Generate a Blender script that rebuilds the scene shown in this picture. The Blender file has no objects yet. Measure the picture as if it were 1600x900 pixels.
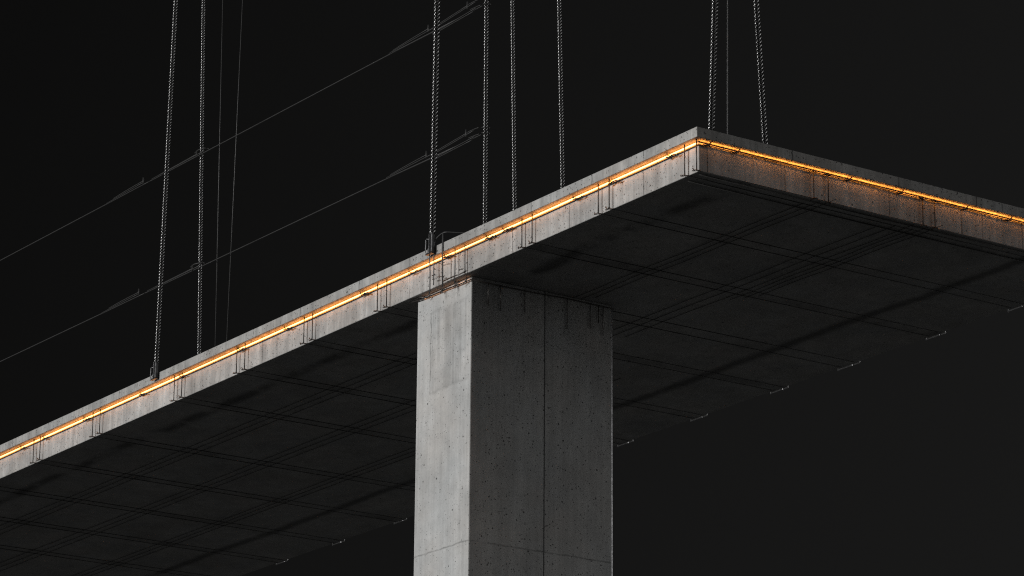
import bpy, math, random
from mathutils import Vector, Matrix
random.seed(7)
scene = bpy.context.scene
COL = scene.collection
PI = math.pi
ZD = 29.0                                   # top of the bridge deck above the ground

# ------------------------------------------------------------------ camera
cam_d = bpy.data.cameras.new('camera')
cam = bpy.data.objects.new('camera', cam_d); COL.objects.link(cam)
yaw, pitch, roll = -0.971457, 0.301745, 0.007793
fw = Vector((math.sin(yaw)*math.cos(pitch), math.cos(yaw)*math.cos(pitch), math.sin(pitch)))
rt = Vector((math.cos(yaw), -math.sin(yaw), 0)); up = rt.cross(fw)
r2 = rt*math.cos(roll) + up*math.sin(roll); u2 = -rt*math.sin(roll) + up*math.cos(roll)
M = Matrix((r2, u2, -fw)).transposed().to_4x4()
M.translation = Vector((59.6715, -45.9870, ZD-27.4202))
cam.matrix_world = M
cam_d.sensor_width = 36.0; cam_d.lens = 119.73
cam_d.clip_start = 0.5; cam_d.clip_end = 6000
scene.camera = cam

# ------------------------------------------------------------------ sky
SUN = Vector((-0.10, -0.985, 0.15)).normalized()
world = bpy.data.worlds.new('World'); scene.world = world; world.use_nodes = True
wt = world.node_tree; wt.nodes.clear()
def wn(t, **k):
    n = wt.nodes.new(t)
    for a, b in k.items(): setattr(n, a, b)
    return n
sky = wn('ShaderNodeTexSky', sky_type='NISHITA', sun_disc=False)
sky.sun_elevation = math.asin(SUN.z); sky.sun_rotation = math.atan2(SUN.x, SUN.y)
bw = wn('ShaderNodeRGBToBW'); wt.links.new(sky.outputs[0], bw.inputs[0])
def wmath(op, a, b):
    n = wn('ShaderNodeMath', operation=op)
    for i, v in enumerate((a, b)):
        if isinstance(v, (int, float)): n.inputs[i].default_value = v
        elif v is not None: wt.links.new(v, n.inputs[i])
    return n.outputs[0]
tc = wn('ShaderNodeTexCoord')
def wdot(v):
    v = Vector(v).normalized()
    n = wn('ShaderNodeVectorMath', operation='DOT_PRODUCT'); n.inputs[1].default_value = v
    wt.links.new(tc.outputs['Generated'], n.inputs[0]); return n.outputs['Value']
def lobe(v, power, amp):
    return wmath('MULTIPLY', wmath('POWER', wmath('MAXIMUM', wdot(v), 0.0), power), amp)
# night sky: nearly black overhead and to the west, a faint even glow low in the north and east
grad = wmath('MAXIMUM', wmath('ADD', wmath('MULTIPLY', wdot((0.45, 0.90, -0.45)), 0.0155), 0.0061), 0.0036)
tot = wmath('ADD', wmath('MULTIPLY', bw.outputs[0], 0.0002), grad)
tot = wmath('ADD', tot, lobe((-0.10, 1.0, 0.10), 90, 9.0))      # added glow out of view, gives rim light from behind right
tot = wmath('ADD', tot, lobe((0.86, 0.50, 0.06), 11, 1.12))      # added fill glow out of view, brightens the right-hand faces
comb = wn('ShaderNodeCombineColor')
for i, k in enumerate((1.0, 0.995, 0.98)): wt.links.new(wmath('MULTIPLY', tot, k), comb.inputs[i])
scene.cycles.use_denoising = False
scene.cycles.filter_width = 1.15
scene.cycles.use_adaptive_sampling = False
scene.cycles.max_bounces = 5; scene.cycles.sample_clamp_indirect = 1.5
bg = wn('ShaderNodeBackground'); bg.inputs['Strength'].default_value = 1.0
wt.links.new(comb.outputs[0], bg.inputs['Color'])
wo = wn('ShaderNodeOutputWorld'); wt.links.new(bg.outputs[0], wo.inputs[0])

sd = bpy.data.lights.new('sun', 'SUN'); sd.energy = 3.0; sd.angle = math.radians(15.0); sd.color = (1.0, 0.995, 0.975)
so = bpy.data.objects.new('sun', sd); COL.objects.link(so); so.location = (0, -60, 60)
so.rotation_euler = SUN.to_track_quat('Z', 'Y').to_euler()
scene.view_settings.view_transform = 'Standard'; scene.view_settings.look = 'None'
scene.view_settings.exposure = 0.0; scene.view_settings.gamma = 1.0
scene.view_settings.use_curve_mapping = False

# ------------------------------------------------------------------ materials
def new_mat(name):
    m = bpy.data.materials.new(name); m.use_nodes = True
    return m, m.node_tree, m.node_tree.nodes['Principled BSDF']
class NT:
    """small node-graph writer"""
    def __init__(s, nt): s.nt = nt
    def n(s, t, **k):
        x = s.nt.nodes.new(t)
        for a, b in k.items(): setattr(x, a, b)
        return x
    def put(s, sock, v):
        if isinstance(v, (int, float, tuple)): sock.default_value = v
        elif v is not None: s.nt.links.new(v, sock)
    def math(s, op, a, b=None, c=None, clamp=False):
        x = s.n('ShaderNodeMath', operation=op, use_clamp=clamp)
        for i, v in enumerate((a, b, c)): s.put(x.inputs[i], v)
        return x.outputs[0]
    def rng(s, v, a, b, c, d):
        x = s.n('ShaderNodeMapRange'); x.clamp = True
        s.put(x.inputs[0], v)
        for i, q in enumerate((a, b, c, d)): s.put(x.inputs[i+1], q)
        return x.outputs[0]
    def noise(s, vec, scale, detail=4, rough=.55, sc=(1, 1, 1), off=(0, 0, 0)):
        mp = s.n('ShaderNodeMapping'); s.put(mp.inputs[0], vec)
        mp.inputs['Scale'].default_value = sc; mp.inputs['Location'].default_value = off
        x = s.n('ShaderNodeTexNoise'); s.put(x.inputs['Vector'], mp.outputs[0])
        x.inputs['Scale'].default_value = scale; x.inputs['Detail'].default_value = detail
        x.inputs['Roughness'].default_value = rough
        return x.outputs['Fac']
    def vor(s, vec, scale, off=(0, 0, 0)):
        mp = s.n('ShaderNodeMapping'); s.put(mp.inputs[0], vec); mp.inputs['Location'].default_value = off
        x = s.n('ShaderNodeTexVoronoi'); s.put(x.inputs['Vector'], mp.outputs[0]); x.inputs['Scale'].default_value = scale
        sp = s.n('ShaderNodeSeparateColor'); s.put(sp.inputs[0], x.outputs['Color'])
        return x.outputs['Distance'], sp.outputs[0], sp.outputs[1]

def concrete(name, base, seams=(), pit=1.0, streak=1.0, patch=None, stain_shade=None, mott=1.0, warm=0.0):
    """board-cast concrete; seams = (axis, position, half width, strength, lo z, hi z) in scene metres"""
    m, nt, bs = new_mat(name); g = NT(nt)
    geo = g.n('ShaderNodeNewGeometry'); P = geo.outputs['Position']
    sp = g.n('ShaderNodeSeparateXYZ'); g.put(sp.inputs[0], P); X, Y, Z = sp.outputs
    big = g.noise(P, .55, 5, .6); mid = g.noise(P, 2.6, 6, .65); fine = g.noise(P, 22, 4, .7)
    stk = g.noise(P, 1.0, 5, .65, (3.2, 3.2, .22)); stk2 = g.noise(P, 1.0, 4, .6, (11, 11, .45), (3, 7, 1))
    v = g.math('MULTIPLY', g.rng(big, .3, .7, 1-.14*mott, 1+.14*mott), g.rng(mid, .28, .72, 1-.13*mott, 1+.11*mott))
    v = g.math('MULTIPLY', v, g.rng(fine, .25, .75, .90, 1.10))
    v = g.math('MULTIPLY', v, g.rng(stk, .30, .68, 1-.20*streak, 1+.12*streak))
    v = g.math('MULTIPLY', v, g.rng(stk2, .35, .70, 1+.05*streak, 1-.13*streak))
    wn_ = g.n('ShaderNodeTexNoise'); g.put(wn_.inputs['Vector'], P); wn_.inputs['Scale'].default_value = 17; wn_.inputs['Detail'].default_value = 2
    va = g.n('ShaderNodeVectorMath', operation='MULTIPLY_ADD'); g.put(va.inputs[0], wn_.outputs['Color'])
    va.inputs[1].default_value = (.05, .05, .05); g.put(va.inputs[2], P); PW = va.outputs[0]
    # bug holes: two sizes, gathered in drifts
    hole = None
    drift = g.noise(P, 1.4, 3, .6, (1, 1, .6), (11, 4, 2))
    for sc, off, rad, share in ((6.5, (0, 0, 0), .165, .46), (12.5, (2, 5, 3), .22, .46), (3.8, (9, 1, 4), .105, .20)):
        d, ra, rb = g.vor(PW, sc, off)
        on = g.math('LESS_THAN', ra, g.math('MULTIPLY', g.rng(drift, .34, .68, .25, 1.9), share*pit*1.25))
        rr = g.math('MULTIPLY', g.rng(rb, 0, 1, .35, 1.0), rad)
        h = g.math('MULTIPLY', on, g.rng(g.math('SUBTRACT', d, rr), -.03, .03, 1, 0))
        hole = h if hole is None else g.math('MAXIMUM', hole, h)
    line = None
    wob = g.math('MULTIPLY', g.math('SUBTRACT', g.noise(P, 2.2, 5, .7), .5), .09)
    brk = g.noise(P, 1.7, 4, .7, (1, 1, 1), (5, 5, 5))
    for ax, pos, hw, stg, lo, hi in seams:
        c = {'x': X, 'y': Y, 'z': Z}[ax]
        d = g.math('ABSOLUTE', g.math('ADD', g.math('SUBTRACT', c, pos), wob if stg < .9 else g.math('MULTIPLY', wob, .12)))
        k = g.math('MULTIPLY', g.rng(d, hw*.5, hw*1.5, 1, 0), stg)
        if ax != 'z':
            k = g.math('MULTIPLY', k, g.math('MULTIPLY', g.math('GREATER_THAN', Z, lo), g.math('LESS_THAN', Z, hi)))
        elif lo is not None:
            k = g.math('MULTIPLY', k, g.math('MULTIPLY', g.math('GREATER_THAN', X, lo), g.math('LESS_THAN', X, hi)))
        if stg < .9: k = g.math('MULTIPLY', k, g.rng(brk, .36, .55, .25, 1))
        line = k if line is None else g.math('MAXIMUM', line, k)
    if patch:                                  # rough re-poured panel on the pier
        x0, x1, z0, z1 = patch
        ex = g.math('ADD', X, g.math('MULTIPLY', wob, 2.2)); ez = g.math('ADD', Z, g.math('MULTIPLY', wob, 3.0))
        def win(c, a, b):
            return g.math('MULTIPLY', g.rng(c, a-.02, a+.04, 0, 1), g.rng(c, b-.04, b+.02, 1, 0))
        inside = g.math('MULTIPLY', win(ex, x0, x1), win(ez, z0, z1))
        ribs = g.noise(P, 1.0, 3, .55, (8, 8, .18), (1, 2, 8))
        dk = g.math('MULTIPLY', g.rng(ribs, .36, .64, .80, 1.03), g.rng(mid, .3, .7, .92, 1.03))
        v = g.math('MULTIPLY', v, g.math('ADD', g.math('MULTIPLY', inside, g.math('SUBTRACT', dk, 1.0)), 1.0))
        dx = g.math('ABSOLUTE', g.math('SUBTRACT', ex, x0)); dz = g.math('ABSOLUTE', g.math('SUBTRACT', ez, z0))
        dz2 = g.math('ABSOLUTE', g.math('SUBTRACT', ez, z1))
        edge = g.math('MULTIPLY', g.rng(dx, .006, .03, .5, 0), g.math('MULTIPLY', g.math('GREATER_THAN', ez, z0), g.math('LESS_THAN', ez, z1)))
        e2 = g.math('MULTIPLY', g.math('MAXIMUM', g.rng(dz, .01, .06, .22, 0), g.rng(dz2, .01, .07, .18, 0)), win(ex, x0, x1))
        edge = g.math('MULTIPLY', g.math('MAXIMUM', edge, e2), g.rng(brk, .34, .56, .1, 1))
        line = edge if line is None else g.math('MAXIMUM', line, edge)
    if stain_shade:                                  # damp bands along the soffit, painted shade across it at the strap bars
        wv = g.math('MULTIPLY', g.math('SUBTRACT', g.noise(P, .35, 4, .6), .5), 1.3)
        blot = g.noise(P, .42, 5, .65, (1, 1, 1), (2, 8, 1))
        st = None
        for ax, pos, hw, stg, cut in stain_shade:
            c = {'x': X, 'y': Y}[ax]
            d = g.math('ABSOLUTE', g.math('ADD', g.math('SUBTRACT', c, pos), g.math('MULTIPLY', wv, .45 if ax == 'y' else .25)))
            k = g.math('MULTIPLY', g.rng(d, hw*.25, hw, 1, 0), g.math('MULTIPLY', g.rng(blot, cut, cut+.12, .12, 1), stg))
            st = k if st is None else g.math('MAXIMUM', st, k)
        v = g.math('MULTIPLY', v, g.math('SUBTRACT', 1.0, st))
    if line is not None: v = g.math('MULTIPLY', v, g.math('SUBTRACT', 1.0, g.math('MULTIPLY', line, .86)))
    v = g.math('MULTIPLY', v, g.math('SUBTRACT', 1.0, g.math('MULTIPLY', hole, .74)))
    tint = g.noise(P, .8, 3, .5, (1, 1, 1), (7, 3, 9))
    cc = g.n('ShaderNodeCombineColor')
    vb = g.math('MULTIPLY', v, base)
    g.put(cc.inputs[0], g.math('MULTIPLY', vb, g.rng(tint, .3, .7, .985+warm, 1.03+warm)))
    g.put(cc.inputs[1], g.math('MULTIPLY', vb, 1.0))
    g.put(cc.inputs[2], g.math('MULTIPLY', vb, g.rng(tint, .3, .7, 1.0-warm, .965-warm)))
    g.put(bs.inputs['Base Color'], cc.outputs[0])
    g.put(bs.inputs['Roughness'], g.rng(mid, .3, .7, .80, .95))
    bs.inputs['Specular IOR Level'].default_value = .3
    ht = g.math('SUBTRACT', g.math('ADD', g.math('MULTIPLY', fine, .25), g.math('MULTIPLY', mid, .35)), g.math('MULTIPLY', hole, .9))
    if line is not None: ht = g.math('SUBTRACT', ht, line)
    bp = g.n('ShaderNodeBump'); bp.inputs['Strength'].default_value = .55; bp.inputs['Distance'].default_value = .02
    g.put(bp.inputs['Height'], ht); g.put(bs.inputs['Normal'], bp.outputs[0])
    return m

copA = [-35.66, -28.55, -24.5, -18.01, -14.94, -12.43, -6.82, -4.21, -2.09]
copB = [2.87, 6.2, 8.72, 9.59]
MAT = {}
MAT['coping'] = concrete('coping_concrete', .325, mott=1.5, warm=.012, seams=
    [('x', x, .013, .85, ZD-.3, ZD+.1) for x in copA] + [('y', y, .016, .85, ZD-.3, ZD+.1) for y in copB], pit=1.15, streak=1.25)
MAT['slab'] = concrete('fascia_concrete', .35, mott=1.5, warm=.012, seams=
    [('x', x, .014, .75, ZD-1.1, ZD-.3) for x in (-31.61, -27.92, -20.42, -12.77, -7.96, -5.47, -2.42)] +
    [('y', y, .018, .7, ZD-1.1, ZD-.3) for y in (.47, 2.81, 6.07, 8.42, 9.11, 10.44)], pit=1.25, streak=1.2)
MAT['pier'] = concrete('pier_concrete', .395,
    [('y', 2.76, .017, .95, 0, ZD), ('z', ZD-7.98, .018, .52, None, None)],
    pit=1.1, streak=.65, patch=(-12.04, -10.25, ZD-3.74, ZD-1.55), mott=.85)
soff_stain_shade = [('y', 1.55, .34, .62, .42), ('y', 11.05, .30, .60, .28)] + \
          [('x', x, .40, .34, .48) for x in (-45.7, -41.9, -38.1, -34.16, -30.19, -25.1, -21.45, -17.76, -13.96, -7.17)]  # across: soft shade painted beside each pair of strap bars
MAT['soffit'] = concrete('soffit_concrete', .225, [], pit=.7, streak=.0, stain_shade=soff_stain_shade, mott=1.3)

def metal(name, col, rough, metallic=.85, rust=None):
    m, nt, bs = new_mat(name); g = NT(nt)
    geo = g.n('ShaderNodeNewGeometry')
    n1 = g.noise(geo.outputs['Position'], 16, 4, .65)
    mx = g.n('ShaderNodeMix', data_type='RGBA')
    g.put(mx.inputs['Factor'], g.rng(n1, .42, .68, 0, 1))
    mx.inputs['A'].default_value = (*col, 1); mx.inputs['B'].default_value = (*(rust or [c*.6 for c in col]), 1)
    g.put(bs.inputs['Base Color'], mx.outputs['Result'])
    g.put(bs.inputs['Roughness'], g.rng(n1, .3, .7, rough*.85, min(1, rough*1.25)))
    bs.inputs['Metallic'].default_value = metallic
    return m
MAT['rope'] = metal('oiled_steel_rope', (.175, .175, .175), .22, 1.0)
MAT['socket'] = metal('socket_steel', (.045, .045, .046), .38, .7)
MAT['bar'] = metal('dark_rebar', (.085, .080, .076), .42, .7, (.050, .036, .028))
MAT['wire'] = metal('grey_wire', (.10, .10, .10), .5, .5)
MAT['rail'] = metal('weathered_rod', (.050, .050, .050), .55, .4)
MAT['cable'] = metal('black_cable', (.018, .016, .015), .6, 0.0)
MAT['matt'] = metal('matt_black_bar', (.030, .029, .028), .85, 0.0)
MAT['dull'] = metal('dull_steel', (.20, .20, .205), .45, .6)
MAT['pale'] = metal('pale_wire', (.72, .72, .72), .5, 0.0, (.6, .6, .6))
MAT['bright'] = metal('bright_zinc', (.75, .75, .76), .36, .95, (.6, .6, .6))
MAT['added_rim_metal'] = metal('added_rim_strip_metal', (.42, .42, .43), .40, .9)

def lamp_mat(name, col, strength):
    m, nt, bs = new_mat(name)
    bs.inputs['Base Color'].default_value = (.8, .75, .6, 1)
    m.cycles.emission_sampling = 'FRONT'
    bs.inputs['Emission Color'].default_value = (*col, 1); bs.inputs['Emission Strength'].default_value = strength
    return m
for k_, st_ in enumerate((8.0, 9.4, 6.6)): MAT['led%d' % k_] = lamp_mat('warm_lamp', (1.0, .345, .060), st_)
MAT['led_head'] = lamp_mat('warm_lamp_head', (1.0, .46, .22), 2.6)
MAT['led_end'] = lamp_mat('warm_lamp_end', (1.0, .33, .050), 21.0)

gm, gnt, gbs = new_mat('ground_gravel'); gg = NT(gnt)
gP = gg.n('ShaderNodeNewGeometry').outputs['Position']
gcol = gg.n('ShaderNodeMix', data_type='RGBA')
gg.put(gcol.inputs['Factor'], gg.math('MULTIPLY', gg.noise(gP, .15, 6, .65), gg.rng(gg.noise(gP, 9, 4, .7), .3, .7, .6, 1.4)))
gcol.inputs['A'].default_value = (.090, .092, .092, 1); gcol.inputs['B'].default_value = (.18, .182, .181, 1)
gg.put(gbs.inputs['Base Color'], gcol.outputs['Result']); gbs.inputs['Roughness'].default_value = .95
MAT['ground'] = gm

# ------------------------------------------------------------------ mesh helpers
ORG = {}
def thing(name, label, cat, loc, group=None):
    o = bpy.data.objects.new(name, None); COL.objects.link(o); o.location = loc
    o.empty_display_size = .2
    o['label'] = label; o['category'] = cat
    if group: o['group'] = group
    ORG[o] = Vector(loc); return o
class MB:
    def __init__(s): s.v = []; s.f = []; s.smooth = []
    def add(s, vs, fs, smooth=False):
        b = len(s.v); s.v += [tuple(v) for v in vs]
        for f in fs: s.f.append([b+i for i in f]); s.smooth.append(smooth)
    def box(s, lo, hi):
        x0, y0, z0 = lo; x1, y1, z1 = hi
        s.add([(x0,y0,z0),(x1,y0,z0),(x1,y1,z0),(x0,y1,z0),(x0,y0,z1),(x1,y0,z1),(x1,y1,z1),(x0,y1,z1)],
              [(3,2,1,0),(4,5,6,7),(0,1,5,4),(1,2,6,5),(2,3,7,6),(3,0,4,7)])
    def tube(s, pts, r, n=8, taper=None):
        pts = [Vector(p) for p in pts]; rings = []
        prev = None
        for i, p in enumerate(pts):
            t = (pts[min(i+1, len(pts)-1)] - pts[max(i-1, 0)]).normalized()
            if prev is None:
                a = Vector((0, 0, 1)) if abs(t.z) < .9 else Vector((1, 0, 0))
                nrm = (a - t*a.dot(t)).normalized()
            else: nrm = (prev - t*prev.dot(t)).normalized()
            prev = nrm; bn = t.cross(nrm)
            rr = r if taper is None else r*taper[i]
            rings.append([p + (nrm*math.cos(2*PI*k/n) + bn*math.sin(2*PI*k/n))*rr for k in range(n)])
        vs = [v for q in rings for v in q]; fs = []
        for i in range(len(rings)-1):
            for k in range(n):
                fs.append((i*n+k, i*n+(k+1) % n, (i+1)*n+(k+1) % n, (i+1)*n+k))
        s.add(vs, fs, True)
        b = len(s.v) - len(vs)
        s.f.append([b+k for k in reversed(range(n))]); s.smooth.append(False)
        s.f.append([b+(len(rings)-1)*n+k for k in range(n)]); s.smooth.append(False)
    def build(s, name, mat, parent=None, bevel=0):
        org = Vector((0, 0, 0)); q = parent
        if parent is not None: org = ORG[parent]
        me = bpy.data.meshes.new(name)
        me.from_pydata([tuple(Vector(v)-org) for v in s.v], [], s.f); me.update()
        me.polygons.foreach_set('use_smooth', s.smooth)
        me.materials.append(MAT[mat])
        o = bpy.data.objects.new(name, me); COL.objects.link(o)
        if parent is not None: o.parent = parent
        ORG[o] = org
        if bevel:
            b = o.modifiers.new('bevel', 'BEVEL'); b.width = bevel; b.segments = 2; b.limit_method = 'ANGLE'
        return o
def tag(o, label, cat, group=None):
    o['label'] = label; o['category'] = cat
    if group: o['group'] = group
    return o
def copy_tree(o, delta, parent=None):
    c = o.copy(); COL.objects.link(c)
    if parent is None: c.location = Vector(o.location) + Vector(delta); ORG[c] = ORG[o] + Vector(delta)
    else: c.parent = parent; ORG[c] = ORG[o] + Vector(delta)
    for ch in [x for x in bpy.data.objects if x.parent == o and x is not c]: copy_tree(ch, delta, c)
    return c
def squiggle(mb, c, d, L, r, seed, lumps=7):
    """twisted tie-wire knot lying along d"""
    rnd = random.Random(seed); c = Vector(c); d = Vector(d).normalized()
    pts = []; tp = []
    for i in range(lumps):
        t = i/(lumps-1) - .5
        pts.append(c + d*L*t + Vector((rnd.uniform(-.02, .02), -rnd.uniform(.0, .03), rnd.uniform(-.022, .022))))
        tp.append(.6 + rnd.random()*1.1)
    mb.tube(pts, r, 6, tp)

# ------------------------------------------------------------------ setting: ground
g = MB(); S = 3000
g.add([(-S, -S, 0), (S, -S, 0), (S, S, 0), (-S, S, 0)], [(0, 1, 2, 3)])
go = g.build('ground', 'ground'); go['kind'] = 'structure'

# ------------------------------------------------------------------ bridge deck
XL, W, D, HC = -78.0, 13.90, .2265, .25
deck = thing('bridge_deck', 'long grey cast concrete bridge deck ending in a square corner, lit along its edges', 'bridge deck', (-39, W/2, ZD-1))
m = MB(); m.box((XL+.002, D, ZD-.996), (-D, W-D, ZD-HC)); m.build('deck_slab', 'slab', deck, .012)
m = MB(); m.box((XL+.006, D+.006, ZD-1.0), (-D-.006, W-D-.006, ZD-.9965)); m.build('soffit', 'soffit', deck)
m = MB(); m.box((XL, 0, ZD-HC+.001), (0, W, ZD)); m.build('coping', 'coping', deck, .010)

# ------------------------------------------------------------------ pier
m = MB(); m.box((-12.70, .446, -.5), (-10.154, 4.936, ZD-1.0005))
pier = m.build('bridge_pier', 'pier', None, .028)
m = MB(); m.box((-10.156, 4.902, .01), (-10.150, 4.941, ZD-1.03)); m.build('added_rim_light_strip', 'added_rim_metal', pier)  # added shiny strip, imitates rim light on the pier's far edge
tag(pier, 'tall square pale grey concrete pier holding up the deck, pitted with small holes', 'pier')

# ------------------------------------------------------------------ edge lights
A_T = [-75, -71.5, -67.6, -64, -60.2, -56.5, -52.8, -49, -45.3, -42.1, -38.6, -35.27, -33.72, -30.98, -27.39, -25.01, -21.55, -19.0, -15.0, -12.59, -10.9, -8.95, -8.2, -5.12, -3.6, -1.27]
B_T = [.44, 1.30, 4.74, 6.39, 8.49, 9.96, 12.0]
la = thing('light_strip', 'warm yellow light strip tucked under the long left edge of the deck', 'light strip', (-20, D, ZD-.3), 'light strips under the deck edge')
cuts = [-77] + A_T + [-.2275]
for a, b in zip(cuts[:-1], cuts[1:]):
    n = max(1, int((b-a)/1.2)); m = MB()
    for k in range(n):
        x0 = a + (b-a)*k/n + (.025 if k == 0 else 0); x1 = a + (b-a)*(k+1)/n - (.025 if k == n-1 and b < -.3 else 0)
        m.tube([(x0+(x1-x0)*q/5, D-.066, ZD-.320) for q in range(6)], .022, 6)
    m.build('lamp_tube', 'led%d' % random.choice((0, 0, 1, 2)), la)
lb = thing('light_strip', 'thin amber light strip under the short right edge of the deck', 'light strip', (-D, 6, ZD-.3), 'light strips under the deck edge')
cuts = [.2275-.03] + B_T + [13.4]
for a, b in zip(cuts[:-1], cuts[1:]):
    n = max(1, int((b-a)/1.2)); m = MB()
    for k in range(n):
        y0 = a + (b-a)*k/n + (.02 if k == 0 and a > .3 else 0); y1 = a + (b-a)*(k+1)/n - (.02 if k == n-1 else 0)
        m.tube([(-D+.050, y0+(y1-y0)*q/9, ZD-.294) for q in range(10)], .0150, 6)
    m.build('lamp_tube', 'led_end', lb)
m = MB(); m.box((-D+.069, .16, ZD-.321), (-D+.072, 13.4, ZD-.288)); m.build('added_shield', 'cable', lb)  # added plate, covers most of the tube so its core looks thin
lp = thing('light_strip', 'short amber light strip hidden in the gap on top of the pier', 'light strip', (-11.4, .42, ZD-1.02), 'light strips under the deck edge')
for a, b in ((-12.35, -11.6), (-11.5, -10.85), (-10.75, -10.2)):
    m = MB(); m.tube([(a, .425, ZD-1.076-.012*(a+12.35)/2), (b, .425, ZD-1.076-.012*(b+12.35)/2)], .009, 8); m.build('lamp_tube', 'led_head', lp)

# cables that run just under the strips, with their wire ties
ca = thing('lamp_cable', 'thin black cable sagging between wire ties under the left light strip', 'cable', (-20, D-.04, ZD-.33), 'cables under the light strips')
pts = []; xs = [-77] + A_T + [-.3]
for a, b in zip(xs[:-1], xs[1:]):
    for k in range(6):
        t = k/6; pts.append((a+(b-a)*t, D-.018, ZD-.352-.008*math.sin(PI*t)*min(1, (b-a)/3)))
pts += [(-D-.02, D-.018, ZD-.352), (-D+.02, D-.02, ZD-.35)]
m = MB(); m.tube(pts, .0145, 6); m.build('cable', 'cable', ca)
for i, x in enumerate(A_T):
    m = MB(); squiggle(m, (x+.16, D-.10, ZD-.385), (1, 0, -.05), .46, .015, i)
    m.tube([(x-.12, D-.06, ZD-.25), (x-.06, D-.115, ZD-.31), (x+.04, D-.115, ZD-.36), (x+.2, D-.09, ZD-.40)], .012, 6)
    m.build('wire_tie', 'bar', ca)
cb = thing('lamp_cable', 'thin black cable clipped along the right face below the amber light', 'cable', (-D+.05, 6, ZD-.33), 'cables under the light strips')
pts = [(-D+.02, D-.02, ZD-.35), (-D+.03, .6, ZD-.322)] + [(-D+.03, y, ZD-.318-.006*math.sin(y*2.1)) for y in [k*.5 for k in range(2, 27)]]
m = MB(); m.tube(pts, .0145, 6); m.build('cable', 'cable', cb)
for i, y in enumerate(B_T):
    m = MB(); m.tube([(-D+.05, y-.06, ZD-.37), (-D+.085, y-.01, ZD-.335), (-D+.10, y+.03, ZD-.30), (-D+.085, y+.10, ZD-.235)], .016, 6)
    m.tube([(-D+.055, y-.13, ZD-.345), (-D+.085, y-.03, ZD-.35), (-D+.07, y+.06, ZD-.325)], .020, 6)
    m.build('clip', 'bar', cb)

# ------------------------------------------------------------------ straps: bent bars gripping fascia and soffit
ZS = ZD-1.0
def strap(xc, label, gap=.45, y_from=None, variant=0):
    t = thing('rebar_strap', label, 'rebar strap', (xc, D, ZS), 'bent bar straps under the deck')
    rnd = random.Random(variant)
    for s in (-1, 1):
        x = xc + s*gap/2; yb = D-.106
        if y_from is None:
            m = MB(); m.tube([(x, yb, ZD-.251), (x-.004, yb, ZD-.62), (x, yb, ZS-.02)], .0150, 8)
            m.build('upright_bar', 'bar', t)
            m = MB()
            m.tube([(x-.14, yb-.01, ZS+.05+.02*s), (x-.05, yb-.015, ZS-.02), (x+.02, yb, ZS-.020), (x+.05, yb+.06, ZS-.022), (x, yb+.11, ZS-.012)], .014, 6)
            squiggle(m, (x-.03, yb-.01, ZS-.015), (1, .2, .1), .12, .015, variant*3+s, 5)
            m.build('tie_knot', 'bar', t)
            y0 = yb
        else: y0 = y_from
        m = MB(); m.tube([(x, y0, ZS-.010), (x, y0+2, ZS-.009), (x, W-D-.03, ZS-.010)], .0085, 8); m.build('soffit_bar', 'matt', t)
    m = MB(); yf = W-D+.025
    def ribbed(a, b, r):
        n = int(abs(b[0]-a[0])/.009); pts = []; tp = []
        for k in range(n+1):
            q = k/n; pts.append(tuple(a[c]+(b[c]-a[c])*q for c in range(3))); tp.append(1.0 if k % 3 else .62)
        m.tube(pts, r, 10, tp)
    ribbed((xc-gap/2-.22, yf, ZS-.026), (xc+.10, yf+.004, ZS-.024), .019)
    ribbed((xc+.17, yf, ZS-.030), (xc+gap/2+.10, yf, ZS-.026), .019)
    m.tube([(xc-gap/2-.225, yf, ZS-.05), (xc-gap/2-.22, yf, ZS+.03)], .012, 6)
    m.tube([(xc+gap/2+.11, yf, ZS-.045), (xc+gap/2+.12, yf, ZS+.05)], .012, 6)
    m.build('end_hook', 'bright', t)
    return t
p1 = strap(-.41, 'pair of bent bars at the near right corner of the deck', .46)
lab = [(-3.89, 'second pair of bent bars in from the near right corner'),
       (-7.17, 'third pair of bent bars from the corner, first right of the pier'),
       (-13.96, 'first pair of bent bars to the left of the pier'),
       (-17.76, 'second pair of bent bars to the left of the pier'),
       (-21.45, 'third pair of bent bars left of the pier, right of the left steel socket'),
       (-25.10, 'pair of bent bars just right below the left steel socket'),
       (-30.19, 'pair of bent bars on the lit edge, first left of the left socket'),
       (-34.16, 'pair of bent bars nearest the left end of the lit edge'),
       (-38.1, 'pair of bars under the soffit low left, ending left of the pier'),
       (-41.9, 'pair of bars under the dark soffit in the lower left'),
       (-45.7, 'pair of bars under the soffit in the bottom left corner'),]
p2 = None
for i, (x, l) in enumerate(lab):
    if i == 0: p2 = strap(x, l, .45, None, 5)
    else:
        c = copy_tree(p2 if i % 2 else p1, (x-(-3.89 if i % 2 else -.41), 0, 0)); c['label'] = l
strap(-10.85, 'pair of soffit bars that start behind the pier', .62, 4.97, 3)

# bars that run lengthways under the soffit, in sets of three
def run(label, ys, x0, x1, skew=0):
    t = thing('soffit_rebar', label, 'rebar', ((x0+x1)/2, ys[1], ZS-.06), 'lengthways bars under the soffit')
    for i, y in enumerate(ys):
        m = MB(); e = (i-1)*.35
        n = 8; pts = [(x0+e+(x1-x0)*k/n, y+skew*(k/n-.5)+.025*math.sin(k*1.7+i), ZS-.026-.003*(k % 2)) for k in range(n+1)]
        m.tube(pts, .0085, 6); m.build('bar', 'matt', t)
run('three thin bars under the near half of the soffit, left of the pier', (3.12, 3.40, 3.68), -70, -12.75)
run('three thin bars along the middle of the soffit, left of the pier', (5.72, 6.02, 6.30), -70, -13.2, .2)
run('three thin bars under the near half of the soffit, right of the pier', (3.64, 3.87, 4.09), -10.12, -.22)
run('three thin bars along the middle of the soffit, right of the pier', (6.22, 6.55, 6.88), -12.6, -.6)
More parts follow.
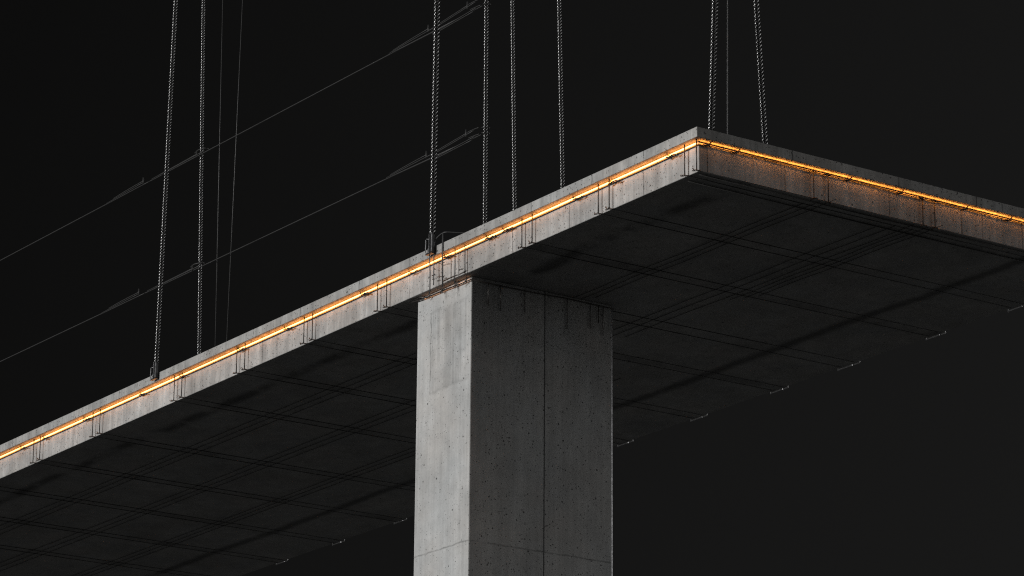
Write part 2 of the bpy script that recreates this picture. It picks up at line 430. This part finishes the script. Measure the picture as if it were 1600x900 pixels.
run('bars under the right soffit running in from the second face ties', (7.09, 7.28, 7.48), -7.5, -.22)
run('three thin bars under the far half of the soffit, lower left', (8.75, 9.0, 9.25), -70, -16)

# upright ties on the short right face
def face_tie(yc, gap, label):
    t = thing('face_tie', label, 'face tie', (-D, yc, ZS), 'upright ties on the right deck face')
    for s in (-1, 1):
        y = yc+s*gap/2; xb = -D+.085
        m = MB(); m.tube([(xb, y, ZD-.285), (xb, y, ZD-.6), (xb-.005, y, ZS-.03), (-D-.05, y, ZS-.035)], .0135, 8); m.build('upright_bar', 'bar', t)
        m = MB(); squiggle(m, (xb+.01, y, ZD-.335), (0, 1, -.1), .20, .015, int(yc*10)+s, 6); m.build('tie_knot', 'bar', t)
        m = MB(); squiggle(m, (xb, y+.03, ZS-.03), (.2, 1, 0), .16, .014, int(yc*7)+s, 6); m.build('tie_knot', 'bar', t)
    return t
face_tie(3.86, .45, 'pair of upright ties on the amber lit right face, nearer the corner')
face_tie(7.28, .39, 'pair of upright ties on the amber lit right face, farther from the corner')
m = MB(); m.tube([(-.88, .4, ZS-.03), (-.87, 6, ZS-.034), (-.88, 13.6, ZS-.03)], .017, 6)
tag(m.build('edge_rebar', 'matt'), 'single dark bar under the soffit following the right edge', 'rebar')
m = MB(); m.tube([(-.36, .35, ZS-.026), (-.355, 6, ZS-.03), (-.36, 13.6, ZS-.026)], .016, 6)
tag(m.build('drip_rail', 'matt'), 'dark drip bar tucked just under the lower right edge', 'drip bar')

# ------------------------------------------------------------------ rebar collar and cage at the pier head
col = thing('rebar_collar', 'dark rebar collar with hanging bars around the head of the pier', 'rebar collar', (-10.1, .4, ZD-1.1))
m = MB(); m.tube([(-12.95, .40, ZD-1.03), (-12.63, .385, ZD-1.075), (-11.9, .38, ZD-1.10), (-11.2, .38, ZD-1.105), (-10.6, .38, ZD-1.125), (-10.09, .38, ZD-1.128)], .018, 8)
m.tube([(-12.9, .30, ZD-.985), (-12.5, .36, ZD-1.02), (-12.2, .38, ZD-1.09)], .013, 6)
m.build('collar_bar', 'bar', col)
m = MB(); m.tube([(-10.095, .36, ZD-1.125), (-10.095, 1.3, ZD-1.130), (-10.095, 2.6, ZD-1.118), (-10.095, 3.4, ZD-1.09), (-10.095, 4.3, ZD-1.10), (-10.095, 5.0, ZD-1.115)], .016, 8); m.build('collar_bar', 'bar', col)
for y, L in ((.938, .62), (1.319, .68), (2.086, .60), (3.435, .80), (4.18, .66), (4.451, .46), (4.597, .78)):
    m = MB(); m.tube([(-10.095, y, ZD-1.10), (-10.10, y, ZD-1.3), (-10.10, y, ZD-1.12-L)], .012, 8); m.build('hanging_bar', 'bar', col)
for i, (x, z) in enumerate(((-12.0, -1.10), (-11.35, -1.10), (-10.75, -1.12), (-10.25, -1.125))):
    m = MB(); squiggle(m, (x, .355, ZD+z), (1, 0, .35), .20, .011, 40+i, 5); m.tube([(x-.02, .36, ZD+z-.06), (x, .35, ZD+z+.02), (x+.02, .33, ZD+z+.10)], .010, 6)
    m.build('tie_knot', 'bar', col)
cg = thing('rebar_cage', 'ladder of thin bent bars curving over the lit edge above the pier', 'rebar cage', (-10.8, D-.1, ZD-1))
def cbar(pts, r=.0175): m = MB(); m.tube(pts, r, 8); m.build('cage_bar', 'wire', cg)
yc = -.035
cbar([(-11.385, yc-.02, ZD+.36), (-11.39, yc-.02, ZD-.2), (-11.38, yc, ZD-.7), (-11.375, yc, ZD-1.26)], .015)
hoop = [(-11.20, yc, ZD-1.08), (-11.205, yc, ZD-.4), (-11.20, yc, ZD+.08)]
for k in range(1, 13):
    a = PI/2*k/12; hoop.append((-11.20+.40*(1-math.cos(a)), yc+.04*math.sin(a), ZD+.08+.19*math.sin(a)))
hoop += [(-10.74, yc+.1, ZD+.272), (-10.5, .4, ZD+.25), (-10.1, 1.2, ZD+.17), (-9.9, 2.0, ZD+.06), (-9.9, 2.0, ZD-.01)]
cbar(hoop, .0135)
cbar([(-10.79, yc, ZD+.25), (-10.81, yc, ZD-.1), (-10.80, yc, ZD-.6), (-10.80, yc+.02, ZD-1.22)], .018)
cbar([(-10.44, yc+.15, ZD-.252), (-10.43, yc+.15, ZD-.7), (-10.425, yc+.14, ZD-1.20)], .014)
cbar([(-10.02, D-.08, ZD-.252), (-10.02, D-.08, ZD-.7), (-10.02, D-.07, ZD-1.03)], .014)
m = MB(); m.tube([(-11.0, .13, ZD-.99), (-10.6, .125, ZD-.987), (-10.0, .13, ZD-.995)], .017, 8); m.build('cross_bar', 'bar', cg)
for i, (x, z, L) in enumerate(((-11.38, -.56, .12), (-11.38, -.72, .13), (-11.36, -.86, .16), (-11.0, -.50, .30), (-11.02, -.88, .26), (-10.12, -.90, .18))):
    m = MB(); squiggle(m, (x, D-.12, ZD+z), (1, 0, -.10), L, .010, 70+i, 5); m.build('tie_knot', 'bar', cg)

# ------------------------------------------------------------------ hanger ropes
def rope_mesh(p0, p1, r, pitch, strands=5):
    """laid steel rope: fluted section turned along its axis"""
    p0 = Vector(p0); p1 = Vector(p1); L = (p1-p0).length; t = (p1-p0).normalized()
    a = Vector((1, 0, 0)); nrm = (a-t*a.dot(t)).normalized(); bn = t.cross(nrm)
    lead = pitch*strands; per = 9; n = strands*per; steps = int(L/(pitch/5.0)); vs = []; fs = []
    rad = []
    R = r/(1+math.sin(PI/strands)); rs = R*math.sin(PI/strands)
    for k in range(per):
        ph = (k+.5)/per*2*PI/strands-PI/strands
        rad.append(R*math.cos(ph)+math.sqrt(max(0, rs*rs-(R*math.sin(ph))**2)))
    for i in range(steps+1):
        c = p0+t*(L*i/steps); ph = 2*PI*(L*i/steps)/lead
        for k in range(n):
            th = 2*PI*k/n+ph
            vs.append(c+(nrm*math.cos(th)+bn*math.sin(th))*rad[k % per])
    for i in range(steps):
        for k in range(n): fs.append((i*n+k, i*n+(k+1) % n, (i+1)*n+(k+1) % n, (i+1)*n+k))
    m = MB(); m.add(vs, fs, True); return m
ZT = 17.0
def along(a, b, z):
    t = (z-a[2])/(b[2]-a[2]); return tuple(a[i]+(b[i]-a[i])*t for i in range(3))
def rope(label, a, b, zb, r, pitch, sock=False):
    """a, b: two points of its axis (heights above the deck top)"""
    q0 = along(a, b, zb); q1 = along(a, b, ZT)
    P0 = (q0[0], q0[1], q0[2]+ZD); P1 = (q1[0], q1[1], q1[2]+ZD)
    t = thing('hanger_rope', label, 'hanger rope', P0, 'twisted steel hanger ropes')
    rope_mesh(P0, P1, r, pitch*1.42).build('twisted_rope', 'rope', t)
    return t, P0
def socket(t, P, r, drop):
    x, y, z = P
    m = MB(); m.box((x-.050, y-.055, z-drop), (x+.055, y+.045, z+.03)); m.build('socket_body', 'socket', t, .010)
    m = MB(); m.box((x-.066, y-.060, z-drop+.03), (x-.052, y-.030, z+.05)); m.box((x+.057, y-.060, z-drop+.02), (x+.068, y-.03, z+.04)); m.build('cheek_plate', 'dull', t, .003)
    m = MB(); hx = x-.24; m.tube([(x-.06, y-.04, z-.13), (hx+.05, y-.04, z-.085), (hx, y-.04, z-.11), (hx-.005, y-.04, z-drop+.07), (hx+.03, y-.04, z-drop+.015), (x-.06, y-.04, z-drop+.02)], .013, 8)
    m.build('handle', 'dull', t)
    m = MB(); m.box((x-.24, y-.06, z-drop-.025), (x+.06, y+.04, z-drop-.002)); m.build('base_plate', 'socket', t, .004)
    m = MB(); m.tube([(x-.12, y-.03, z-drop), (x-.12, y-.03, z-drop+.08)], .034, 6); m.tube([(x-.12, y-.03, z-drop+.08), (x-.12, y-.03, z-drop+.14)], .018, 8); m.build('bolt', 'dull', t)
t, P = rope('leftmost twisted steel rope rising from a steel socket on the deck edge', (-26.12, -.09, -.1), (-25.785, -.09, 11.77), .27, .072, .067)
socket(t, (P[0], P[1], P[2]), .07, .46)
t, P = rope('thick twisted steel rope rising from a steel socket above the pier', (-11.215, -.10, -.1), (-11.14, -.10, 6.91), .30, .088, .075)
socket(t, (P[0], P[1], P[2]), .08, .50)
rope('slim twisted rope right of the leftmost socket, beside two thin wires', (-29.122, 3, 1.79), (-29.671, 3, 13.72), -.02, .064, .063)
rope('twisted rope where the two sloping rods end, behind the socket above the pier', (-13.371, 3, 1.807), (-13.406, 3, 8.336), -.02, .066, .063)
rope('dark slim twisted rope, first to the right of the rods\' ends', (-11.941, 3, 1.783), (-12.128, 3, 7.913), -.02, .060, .062)
rope('slim twisted rope standing alone behind the lit edge, left of the corner', (-9.708, 3, 1.796), (-9.90, 3, 7.176), -.02, .063, .062)
t, P = rope('twisted steel rope rising just right of the near corner of the deck', (-.12, .512, .055), (-.12, .67, 3.389), .04, .086, .068)
m = MB(); m.box((P[0]-.05, P[1]-.05, ZD-.001), (P[0]+.05, P[1]+.05, ZD+.05)); m.build('base_plate', 'socket', t)
rope('rightmost twisted steel rope leaning left from the right deck edge', (-.12, 2.129, .056), (-.12, 1.921, 3.685), -.02, .080, .067)
def wire(label, a, b, r, mat='wire'):
    q0 = along(a, b, -.02); q1 = along(a, b, ZT)
    m = MB(); m.tube([(q0[0], q0[1], q0[2]+ZD), (q1[0], q1[1], q1[2]+ZD)], r, 8)
    tag(m.build('thin_wire', mat), label, 'wire', 'thin straight wires')
wire('thin straight wire right of the left pair of ropes, left one of two', (-28.128, 3, 1.762), (-28.412, 3, 13.302), .0095)
wire('thin leaning wire right of the left pair of ropes, right one of two', (-27.422, 3, 1.758), (-27.138, 3, 12.881), .0095)
wire('pale thin wire standing between the two ropes on the right deck edge', (-.12, 1.0, .077), (-.12, 1.049, 3.479), .013, 'pale')

# ------------------------------------------------------------------ sloping-looking rods above the deck (level, tied to the ropes)
def rail(label, z0, z1):
    """z at x=-70 and at the rope they end on"""
    y = 2.885; xa, xb = -72.0, -13.52
    def zz(x):  return ZD + z0 + (z1-z0)*(x+43.4)/(43.4-13.5)
    t = thing('guard_rod', label, 'guard rod', (-13.5, y, zz(xb)), 'long rods above the deck')
    m = MB(); m.tube([(xa, y, zz(xa)), (-43, y, zz(-43)), (-29, y, zz(-29)), (-18, y, zz(-18)), (xb+.1, y, zz(xb)-.02)], .0165, 8); m.build('rod', 'rail', t)
    def lap(x0, x1, d0, d1, bow=.0, r=.0135, hook=False):
        m = MB(); pts = []
        for k in range(7):
            q = k/6; x = x0+(x1-x0)*q
            pts.append((x, y-.03, zz(x)+.8*(d0+(d1-d0)*q)+.15*bow*math.sin(PI*q)))
        if hook: pts.append((x1+.02, y-.03, pts[-1][2]+.10))
        m.tube(pts, r, 6); m.build('lap_bar', 'rail', t)
        if hook:
            m = MB(); m.tube([(x1, y-.03, pts[-2][2]-.10), (x1+.01, y-.03, pts[-2][2]+.12)], .019, 6); m.build('pin', 'rail', t)
    # splice beyond the left rope, splice at the slim rope, long splice at the end
    lap(-35.0, -33.0, .06, .14, .09, hook=True); lap(-35.5, -33.05, .0, .07, .03); lap(-35.6, -32.6, -.03, -.02)
    lap(-32.4, -29.5, .02, .07, .03, hook=True); lap(-31.8, -29.0, .01, .05, .02)
    lap(-18.0, -16.15, .06, .17, .06, hook=True); lap(-18.2, -15.8, .02, .10, .03); lap(-18.0, -15.6, -.02, -.05, .0, .022)
    lap(-16.0, -14.15, .10, .26, .02, hook=True); lap(-15.9, -13.75, .06, .24, -.02); lap(-15.9, -13.7, -.10, .0, .0); lap(-15.9, -13.85, -.15, -.08, .0)
    lap(-14.1, -13.5, .28, .26, .05, .014); lap(-14.0, -13.48, .05, .02, .02, .014)
    m = MB()
    for a in range(2):
        m.tube([(-13.38+.09*math.cos(k*PI/6), 3+.11*math.sin(k*PI/6), zz(xb)+.02+.16*a+.02*math.sin(k)) for k in range(13)], .012, 6)
    m.build('rope_tie', 'rail', t)
    m = MB(); m.tube([(-29.60, 2.86, zz(-29.6)+.13), (-29.35, 2.84, zz(-29.3)+.16), (-29.0, 2.87, zz(-29)+.13), (-29.0, 3.0, zz(-29)+.14)], .020, 6); m.build('rope_tie', 'rail', t)
rail('upper of two long thin rods crossing behind the ropes, tied to a rope end', 8.50, 8.16)
rail('lower of two long thin rods crossing behind the ropes, tied to a rope end', 4.75, 4.36)
